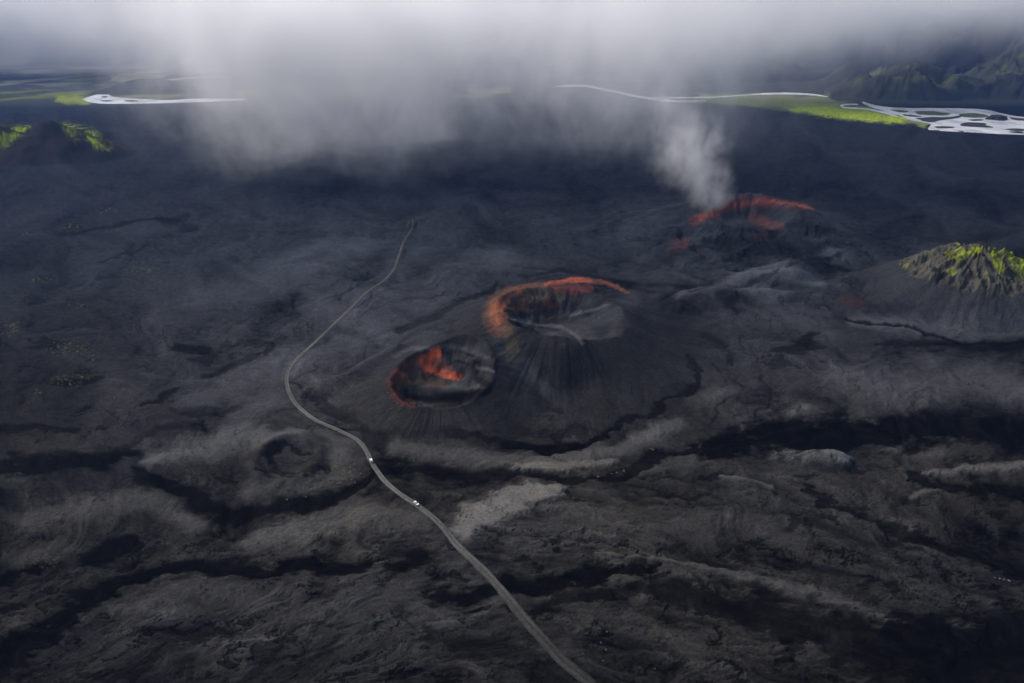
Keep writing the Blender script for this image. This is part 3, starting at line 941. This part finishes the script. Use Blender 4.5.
def rock_mesh(name, sx, sy, sz, seed, mat, sub=3):
    bm = bmesh.new()
    bmesh.ops.create_icosphere(bm, subdivisions=sub, radius=1)
    rnd = random.Random(seed)
    off = Vector((rnd.uniform(0, 50), rnd.uniform(0, 50), rnd.uniform(0, 50)))
    from mathutils import noise as mn
    for v in bm.verts:
        n = v.co.normalized()
        d = 1 + .35 * mn.noise(n * 1.3 + off) + .2 * mn.noise(n * 3.1 + off) + .08 * mn.noise(n * 7 + off)
        v.co = Vector((n.x * d * sx, n.y * d * sy, n.z * d * sz))
    me = bpy.data.meshes.new(name)
    bm.to_mesh(me)
    bm.free()
    me.materials.append(mat)
    return me


ix, iy = at(997, 119.5)
o = bpy.data.objects.new('rocky_islet', rock_mesh('rocky_islet', 34, 40, 17, 4, M_BAR, 4))
o.location = (float(ix), float(iy), 0)
COL.objects.link(o)
tag(o, 'round black rocky islet rising out of the braided river', 'islet', kind='structure')

# ----------------------------------------------------------------- boulders
M_ROCK = simple_mat('pale_rock', (.085, .085, .08), .9, noise=.4, scale=.8, bump=.15, spec=.2)
rocks = [rock_mesh('boulder', 1.2, 1.0, .8, 40 + i, M_ROCK, 2) for i in range(4)]
clusters = [
    ([(388, 393), (390, 399), (394, 402), (398, 404), (401, 406), (411, 404), (415, 405), (407, 406)], 'pale boulder on the near left rim of the small orange crater',
     'boulders on the small crater rim', 1.0),
    ([(651, 449), (653, 450), (617, 473), (612, 474), (598, 477), (624, 471)], 'pale boulder in the black gully in front of the big cone', 'boulders in the gully', 1.1),
    ([(361, 474), (352, 480), (355, 483), (343, 475), (347, 478), (338, 484), (330, 480), (321, 487), (312, 490), (301, 493), (287, 500), (306, 497), (296, 497), (364, 478), (326, 489)],
     'small pale boulder in the dark band left of the gravel track', 'boulders beside the track', .9),
    ([(607, 632), (601, 643), (606, 650), (603, 661), (583, 654), (640, 668), (655, 669), (410, 670), (412, 671)], 'small pale boulder on the black foreground lava right of the track',
     'boulders in the foreground', .6),
    ([(995, 578), (1000, 579), (1004, 580), (1009, 581)], 'pale boulder in the short row near the lower right edge', 'boulders near the right edge', .8),
]
k = 0
for pts, lab, grp, sz in clusters:
    if grp == 'boulders in the foreground':
        pts = pts[:7]
    x, y = on_terrain(np.array([p[0] for p in pts], float), np.array([p[1] for p in pts], float))
    zz = height(x, y)[0]
    for a, b, c in zip(x, y, zz):
        o = bpy.data.objects.new('boulder', rocks[k % 4])
        sc = sz * random.uniform(.45, .95)
        o.scale = (sc * random.uniform(.8, 1.3), sc, sc)
        o.rotation_euler = (0, 0, random.uniform(0, 6.28))
        o.location = (a, b, c + .2)
        COL.objects.link(o)
        tag(o, lab, 'boulder', grp)
        k += 1

# ----------------------------------------------------------------- cars on the track
M_PAINT = simple_mat('white_paint', (.78, .79, .80), .3, noise=.04, scale=2)
M_GLASS = simple_mat('dark_glass', (.012, .014, .017), .08, noise=.1)
M_TYRE = simple_mat('tyre_rubber', (.02, .02, .02), .85, noise=.2)
M_RIM = simple_mat('wheel_metal', (.35, .35, .36), .35, .9, noise=.1)
M_LAMP = simple_mat('lamp_glass', (.6, .6, .58), .15, noise=.05)
M_RED = simple_mat('red_lamp_glass', (.35, .01, .01), .2, noise=.05)


def loft(bm, prof_pairs, half):
    """prism from a side profile, narrowed per point"""
    L_ = [bm.verts.new((x, half * k, z)) for x, z, k in prof_pairs]
    R_ = [bm.verts.new((x, -half * k, z)) for x, z, k in prof_pairs]
    n = len(L_)
    bm.faces.new(L_)
    bm.faces.new(R_[::-1])
    for i in range(n):
        j = (i + 1) % n
        bm.faces.new((L_[i], R_[i], R_[j], L_[j]))
    bmesh.ops.recalc_face_normals(bm, faces=bm.faces)


def part(name, bm, mat, parent, bevel=0.0):
    if bevel:
        bmesh.ops.bevel(bm, geom=list(bm.edges), offset=bevel, segments=2, affect='EDGES', profile=.5)
    o = finish(name, bm, mat, False)
    o.parent = parent
    return o


def make_car(name, label, loc, rot, long_roof):
    root = bpy.data.objects.new(name, None)
    COL.objects.link(root)
    root.location = loc
    root.rotation_euler = rot
    tag(root, label, 'car', 'cars on the gravel track')
    tail = -2.35
    bm = bmesh.new()
    loft(bm, [(2.4, .50, .93), (2.42, .85, .95), (2.2, 1.08, .96), (1.0, 1.20, 1), (tail, 1.22, 1), (tail - .05, .6, .97), (tail + .1, .42, .95), (2.2, .42, .93)], .97)
    part('body', bm, M_PAINT, root, .05)
    re = tail + .1 if long_roof else tail + .45
    bm = bmesh.new()
    loft(bm, [(1.05, 1.19, .95), (.35, 1.72, .80), (re + .15, 1.74, .80), (re - .05, 1.19, .95)], .95)
    part('window', bm, M_GLASS, root, .03)
    bm = bmesh.new()
    loft(bm, [(.40, 1.715, .80), (.25, 1.83, .74), (re + .25, 1.85, .74), (re + .1, 1.735, .80)], .96)
    rf = part('roof', bm, M_PAINT, root, .03)
    for sy in (-1, 1):
        bm = bmesh.new()
        loft(bm, [(.1, 1.86, 1), (.1, 1.92, 1), (re + .4, 1.93, 1), (re + .4, 1.87, 1)], .03)
        r = part('roof_rail', bm, M_TYRE, rf)
        r.location.y = sy * .55
        for sx in (1.5, -1.45):
            bm = bmesh.new()
            bmesh.ops.create_cone(bm, cap_ends=True, segments=20, radius1=.4, radius2=.4, depth=.28, matrix=Matrix.Rotation(math.pi / 2, 4, 'X'))
            w = part('wheel', bm, M_TYRE, root, .03)
            w.location = (sx, sy * .86, .40)
            bm = bmesh.new()
            bmesh.ops.create_cone(bm, cap_ends=True, segments=12, radius1=.24, radius2=.20, depth=.05, matrix=Matrix.Rotation(-sy * math.pi / 2, 4, 'X'))
            rm = part('rim', bm, M_RIM, w)
            rm.location = (0, sy * .15, 0)
        bm = bmesh.new()
        bmesh.ops.create_cube(bm, size=1, matrix=Matrix.Diagonal((.08, .38, .18, 1)))
        h = part('headlight', bm, M_LAMP, root, .02)
        h.location = (2.39, sy * .62, .86)
        bm = bmesh.new()
        bmesh.ops.create_cube(bm, size=1, matrix=Matrix.Diagonal((.06, .16, .4, 1)))
        h = part('tail_light', bm, M_RED, root, .01)
        h.location = (tail - .02, sy * .80, .98)
        bm = bmesh.new()
        bmesh.ops.create_cube(bm, size=1, matrix=Matrix.Diagonal((.14, .2, .16, 1)))
        h = part('mirror', bm, M_PAINT, root, .02)
        h.location = (.78, sy * 1.02, 1.26)
    return root


def place_car(py, name, label, long_roof, flip):
    i = int(np.argmin(np.abs(rpy - py)))
    z = WZ[i, 3:10].max()
    slope = math.atan2(cz[i + 2] - cz[i - 2], math.hypot(rx[i + 2] - rx[i - 2], ry[i + 2] - ry[i - 2]))
    hd = math.atan2(ty[i], tx[i])
    if flip:
        hd += math.pi
        slope = -slope
    make_car(name, label, (rx[i], ry[i], z + .02), (0, -slope, hd), long_roof)


place_car(461.5, 'white_car', 'white car on the track at the bend nearer the small crater', True, False)
place_car(503.5, 'white_car', 'white car on the straighter stretch of track, the one nearer the viewer', False, True)


# ----------------------------------------------------------------- air, cloud and steam
def volume_mat(name, dens, scale, lo, hi, fall0=1.0, fall1=.15, wgt=.55, color=(.97, .975, .985), aniso=.35, cone=False, detail=4.0, step=1.0, offset=0.0):
    m, nt, out = new_mat(name)
    L = nt.links.new
    pv = node(nt, 'VolumePrincipled')
    pv.inputs['Color'].default_value = (*color, 1)
    pv.inputs['Anisotropy'].default_value = aniso
    tc = node(nt, 'TexCoord')
    geo = node(nt, 'NewGeometry')
    if not cone:
        ln = node(nt, 'VectorMath', operation='LENGTH')
        L(tc.outputs['Object'], ln.inputs[0])
        rad = ln.outputs['Value']
    else:
        sep = node(nt, 'SeparateXYZ')
        L(tc.outputs['Object'], sep.inputs[0])
        cmb = node(nt, 'CombineXYZ')
        L(sep.outputs[0], cmb.inputs[0])
        L(sep.outputs[1], cmb.inputs[1])
        ln = node(nt, 'VectorMath', operation='LENGTH')
        L(cmb.outputs[0], ln.inputs[0])
        wd = node(nt, 'MapRange', i_1=0.0, i_2=1.0, i_3=cone[0], i_4=cone[1])
        L(sep.outputs[2], wd.inputs[0])
        dv = node(nt, 'Math', operation='DIVIDE')
        L(ln.outputs['Value'], dv.inputs[0])
        L(wd.outputs[0], dv.inputs[1])
        top = node(nt, 'MapRange', i_1=.45, i_2=1.0, i_3=0.0, i_4=.55)
        L(sep.outputs[2], top.inputs[0])
        ad = node(nt, 'Math', operation='ADD')
        L(dv.outputs[0], ad.inputs[0])
        L(top.outputs[0], ad.inputs[1])
        rad = ad.outputs[0]
    fall = node(nt, 'MapRange', interpolation_type='SMOOTHSTEP', i_1=fall0, i_2=fall1, i_3=0.0, i_4=1.0)
    L(rad, fall.inputs[0])
    mp = node(nt, 'Mapping')
    mp.inputs['Scale'].default_value = scale
    mp.inputs['Location'].default_value = (offset, offset * .7, offset * .3)
    L(geo.outputs['Position'], mp.inputs['Vector'])
    n = node(nt, 'TexNoise', i_Scale=1.0, i_Detail=detail, i_Roughness=.58, i_Distortion=.0)
    L(mp.outputs[0], n.inputs['Vector'])
    a = node(nt, 'Math', operation='MULTIPLY_ADD')
    L(fall.outputs[0], a.inputs[0])
    a.inputs[1].default_value = wgt
    L(n.outputs['Fac'], a.inputs[2])
    mr = node(nt, 'MapRange', interpolation_type='SMOOTHSTEP', i_1=lo, i_2=hi, i_3=0.0, i_4=dens)
    L(a.outputs[0], mr.inputs[0])
    ml = node(nt, 'Math', operation='MULTIPLY')
    L(mr.outputs[0], ml.inputs[0])
    L(fall.outputs[0], ml.inputs[1])
    L(ml.outputs[0], pv.inputs['Density'])
    L(pv.outputs[0], out.inputs['Volume'])
    m.cycles.volume_step_rate = step
    return m


def ray_point(px, py, Yd):
    t = (341.5 - py) / F
    vy = CP + t * SP
    vz = -SP + t * CP
    s = Yd / vy
    return Vector(((px - 512) / F * s, Yd, H + vz * s)), s


def curve_of(nt, src, lo, hi, pts):
    """piecewise curve of a coordinate: pts = (coordinate, value 0..1)"""
    mr = node(nt, 'MapRange', i_1=lo, i_2=hi, i_3=0.0, i_4=1.0)
    nt.links.new(src, mr.inputs[0])
    fc = nt.nodes.new('ShaderNodeFloatCurve')
    c = fc.mapping.curves[0]
    q = [((x - lo) / (hi - lo), y) for x, y in pts]
    c.points[0].location = q[0]
    c.points[1].location = q[-1]
    for p in q[1:-1]:
        c.points.new(*p)
    fc.mapping.update()
    nt.links.new(mr.outputs[0], fc.inputs['Value'])
    return fc.outputs[0]


def cloud_field(name, label, box, base, dens, depth_pts, sc, off, thr=(.62, 1.25), color=(.97, .975, .985), soft=170.0, step=.25, amp=1.0, zmax=600.0, stretch=1.5):
    """one body of low cloud: its underside follows base (x, height), torn by noise"""
    x0, x1, y0, y1, z0, z1 = box
    bm = bmesh.new()
    bmesh.ops.create_cube(bm, size=1, matrix=Matrix.Translation(((x0 + x1) / 2, (y0 + y1) / 2, (z0 + z1) / 2)) @ Matrix.Diagonal((x1 - x0, y1 - y0, z1 - z0, 1)))
    m, nt, out = new_mat(name)
    L = nt.links.new
    pv = node(nt, 'VolumePrincipled', i_Anisotropy=.3)
    pv.inputs['Color'].default_value = (*color, 1)
    geo = node(nt, 'NewGeometry')
    # slow bending of the whole body so that nothing hangs straight
    mw = node(nt, 'Mapping')
    mw.inputs['Scale'].default_value = (1 / 420, 1 / 420, 1 / 420)
    mw.inputs['Location'].default_value = (off, off, 0)
    L(geo.outputs['Position'], mw.inputs['Vector'])
    nw = node(nt, 'TexNoise', i_Scale=1.0, i_Detail=2.0)
    L(mw.outputs[0], nw.inputs['Vector'])
    sub = node(nt, 'VectorMath', operation='MULTIPLY_ADD')
    L(nw.outputs['Color'], sub.inputs[0])
    sub.inputs[1].default_value = (240, 240, 170)
    sub.inputs[2].default_value = (-120, -120, -85)
    add = node(nt, 'VectorMath', operation='ADD')
    L(sub.outputs[0], add.inputs[0])
    L(geo.outputs['Position'], add.inputs[1])
    sep = node(nt, 'SeparateXYZ')
    L(add.outputs[0], sep.inputs[0])
    b = curve_of(nt, sep.outputs[0], x0, x1, [(x, z / zmax) for x, z in base])
    bz = node(nt, 'Math', operation='MULTIPLY')
    L(b, bz.inputs[0])
    bz.inputs[1].default_value = -zmax
    zz = node(nt, 'Math', operation='ADD')
    L(bz.outputs[0], zz.inputs[0])
    L(sep.outputs[2], zz.inputs[1])
    cov = node(nt, 'MapRange', i_1=-soft * .7, i_2=soft * 1.1, i_3=0.0, i_4=1.0)
    L(zz.outputs[0], cov.inputs[0])
    dp = curve_of(nt, sep.outputs[1], y0, y1, depth_pts)
    tp = node(nt, 'MapRange', interpolation_type='SMOOTHSTEP', i_1=z1, i_2=z1 - (z1 - z0) * .38, i_3=0.0, i_4=1.0)
    L(sep.outputs[2], tp.inputs[0])
    ct = node(nt, 'Math', operation='MULTIPLY')
    L(cov.outputs[0], ct.inputs[0])
    L(tp.outputs[0], ct.inputs[1])
    cov = ct
    cd = node(nt, 'Math', operation='MULTIPLY')
    L(cov.outputs[0], cd.inputs[0])
    L(dp, cd.inputs[1])
    mp = node(nt, 'Mapping')
    mp.inputs['Scale'].default_value = (1 / sc, 1 / sc, 1 / (sc * stretch))
    mp.inputs['Location'].default_value = (off * 3, off, off * 2)
    L(add.outputs[0], mp.inputs['Vector'])
    n = node(nt, 'TexNoise', i_Scale=1.0, i_Detail=5.0, i_Roughness=.64)
    L(mp.outputs[0], n.inputs['Vector'])
    a = node(nt, 'Math', operation='MULTIPLY_ADD')
    L(n.outputs['Fac'], a.inputs[0])
    a.inputs[1].default_value = amp
    L(cd.outputs[0], a.inputs[2])
    mr = node(nt, 'MapRange', interpolation_type='SMOOTHSTEP', i_1=thr[0], i_2=thr[1], i_3=0.0, i_4=dens)
    L(a.outputs[0], mr.inputs[0])
    ml = node(nt, 'Math', operation='MULTIPLY')
    pw = node(nt, 'Math', operation='POWER', i_1=1.9)
    L(cd.outputs[0], pw.inputs[0])
    L(mr.outputs[0], ml.inputs[0])
    L(pw.outputs[0], ml.inputs[1])
    L(ml.outputs[0], pv.inputs['Density'])
    L(pv.outputs[0], out.inputs['Volume'])
    m.cycles.volume_step_rate = step
    o = finish(name, bm, m)
    tag(o, label, 'cloud', 'low cloud drifting over the lava plain', 'stuff')
    return o


def X_at(px, Yd):
    return (px - 512) / F * (Yd * CP + (H - 150) * SP)


def Z_at(py, Yd):
    return float(ray_point(512, py, Yd)[0].z)


# the main body hangs over the middle of the plain and trails to the ground on the left
YM = 1750
cloud_field('low_cloud', 'bright bank of low cloud trailing mist to the plain left of the middle', (X_at(-140, YM), X_at(900, YM), 1300, 2250, -2, 520),
            [(X_at(-140, YM), 430), (X_at(20, YM), 370), (X_at(95, YM), 270), (X_at(160, YM), Z_at(85, YM)), (X_at(222, YM), Z_at(150, YM)), (X_at(260, YM), Z_at(190, YM)), (X_at(330, YM), Z_at(184, YM)),
             (X_at(420, YM), Z_at(190, YM)), (X_at(470, YM), Z_at(150, YM)), (X_at(560, YM), Z_at(130, YM)), (X_at(640, YM), Z_at(145, YM)), (X_at(690, YM), Z_at(132, YM)),
             (X_at(760, YM), Z_at(80, YM)), (X_at(830, YM), Z_at(30, YM)), (X_at(900, YM), 590)],
            .0135, [(1300, 0), (1480, .6), (1650, 1), (2000, 1), (2250, 0)], 85, 3.0, thr=(1.3, 2.95), amp=2.6, soft=350.0, stretch=1.35)
YR = 3300
cloud_field('low_cloud', 'grey cloud lying across the hills behind the meadow and braided river', (X_at(600, YR), X_at(1250, YR), 2850, 3900, 60, 720),
            [(X_at(600, YR), Z_at(66, YR)), (X_at(680, YR), Z_at(72, YR)), (X_at(780, YR), Z_at(70, YR)), (X_at(850, YR), Z_at(70, YR)), (X_at(900, YR), Z_at(64, YR)),
             (X_at(980, YR), Z_at(56, YR)), (X_at(1060, YR), Z_at(50, YR)), (X_at(1250, YR), Z_at(50, YR))],
            .0050, [(2850, 0), (3100, .8), (3300, 1), (3600, 1), (3900, 0)], 190, 9.0, soft=230.0, thr=(.9, 1.75), amp=1.5)
YL = 5200
cloud_field('low_cloud', 'dull grey cloud sunk over the far plain in the upper left corner', (X_at(-160, YL), X_at(330, YL), 4700, 6000, -2, 850),
            [(X_at(-160, YL), Z_at(80, YL)), (X_at(0, YL), Z_at(80, YL)), (X_at(80, YL), Z_at(76, YL)), (X_at(150, YL), Z_at(78, YL)), (X_at(220, YL), Z_at(80, YL)), (X_at(330, YL), Z_at(80, YL))],
            .0036, [(4700, 0), (5000, .8), (5300, 1), (5700, 1), (6000, 0)], 330, 5.0, soft=260.0, thr=(.85, 1.6), amp=1.4, color=(.80, .81, .83))  # grey scatter colour stands in for shade on this cloud

# steam from the red crater
bm = bmesh.new()
bmesh.ops.create_cone(bm, cap_ends=True, segments=24, radius1=.42, radius2=1.5, depth=1.0, matrix=Matrix.Translation((0, 0, .5)))
m = volume_mat('steam', .016, (1 / 20, 1 / 20, 1 / 28), .66, 1.15, wgt=.5, cone=(.39, 1.46), detail=5.0, offset=4, fall0=1.0, fall1=.0, step=.5)
o = finish('steam', bm, m)
base, s_ = ray_point(720, 206, 1085)
top, _ = ray_point(648, 72, 1085)
o.location = base
d = top - base
o.rotation_euler = d.to_track_quat('Z', 'Y').to_euler()
o.scale = (d.length * .6, d.length * .6, d.length)
tag(o, 'white steam rising and leaning left from the red-rimmed crater', 'steam', kind='stuff')

# cloud bank that closes the horizon
bm = bmesh.new()
bmesh.ops.create_cube(bm, size=1)
m = volume_mat('cloud_bank', .005, (1 / 1500, 1 / 1500, 1 / 700), .30, .75, wgt=0.25, fall0=2, fall1=.5, offset=31, detail=3, color=(.74, .75, .77))  # low scatter colour paints the bank as if shaded
o = finish('cloud_bank', bm, m)
o.scale = (44000, 5000, 3600)
o.location = (0, 14600, 1500)
tag(o, 'grey bank of cloud that hides the horizon and sky', 'cloud', kind='stuff')

# haze
bm = bmesh.new()
bmesh.ops.create_cube(bm, size=1)
m, nt, out = new_mat('haze')
pv = node(nt, 'VolumePrincipled', i_Density=.000027, i_Anisotropy=.2)
pv.inputs['Color'].default_value = (.16, .38, 1.0, 1)
nt.links.new(pv.outputs[0], out.inputs['Volume'])
o = finish('haze', bm, m)
o.scale = (40000, 13600, 1000)
o.location = (0, 5200, 440)
tag(o, 'thin blue haze in the air over the plain', 'haze', kind='stuff')

# ----------------------------------------------------------------- light
SUN_EL, SUN_AZ = R(42), R(-55)        # azimuth from the view direction, negative = left
w = bpy.data.worlds.new('World')
SC.world = w
w.use_nodes = True
nt = w.node_tree
bg = nt.nodes['Background']
sky = nt.nodes.new('ShaderNodeTexSky')
sky.sky_type = 'NISHITA'
sky.sun_disc = False
sky.sun_elevation = SUN_EL
sky.sun_rotation = SUN_AZ
sky.air_density = 1.0
sky.dust_density = 4.0
nt.links.new(sky.outputs[0], bg.inputs['Color'])
bg.inputs['Strength'].default_value = .085
sl = bpy.data.lights.new('sun', 'SUN')
sl.energy = 1.5
sl.angle = R(10)
sl.color = (1.0, .96, .9)
so = bpy.data.objects.new('sun', sl)
dirv = Vector((math.sin(SUN_AZ) * math.cos(SUN_EL), math.cos(SUN_AZ) * math.cos(SUN_EL), math.sin(SUN_EL)))
so.rotation_euler = dirv.to_track_quat('Z', 'Y').to_euler()
so.location = (0, 0, 900)
COL.objects.link(so)

# ----------------------------------------------------------------- render settings
vs = SC.view_settings
vs.view_transform = 'Standard'
vs.look = 'None'
vs.exposure = 0.87
vs.gamma = 1.0
cy = SC.cycles
cy.use_denoising = True
cy.max_bounces = 8
cy.diffuse_bounces = 2
cy.glossy_bounces = 2
cy.transmission_bounces = 2
cy.volume_bounces = 4
cy.volume_step_rate = 1.0
cy.volume_max_steps = 256
cy.use_adaptive_sampling = False
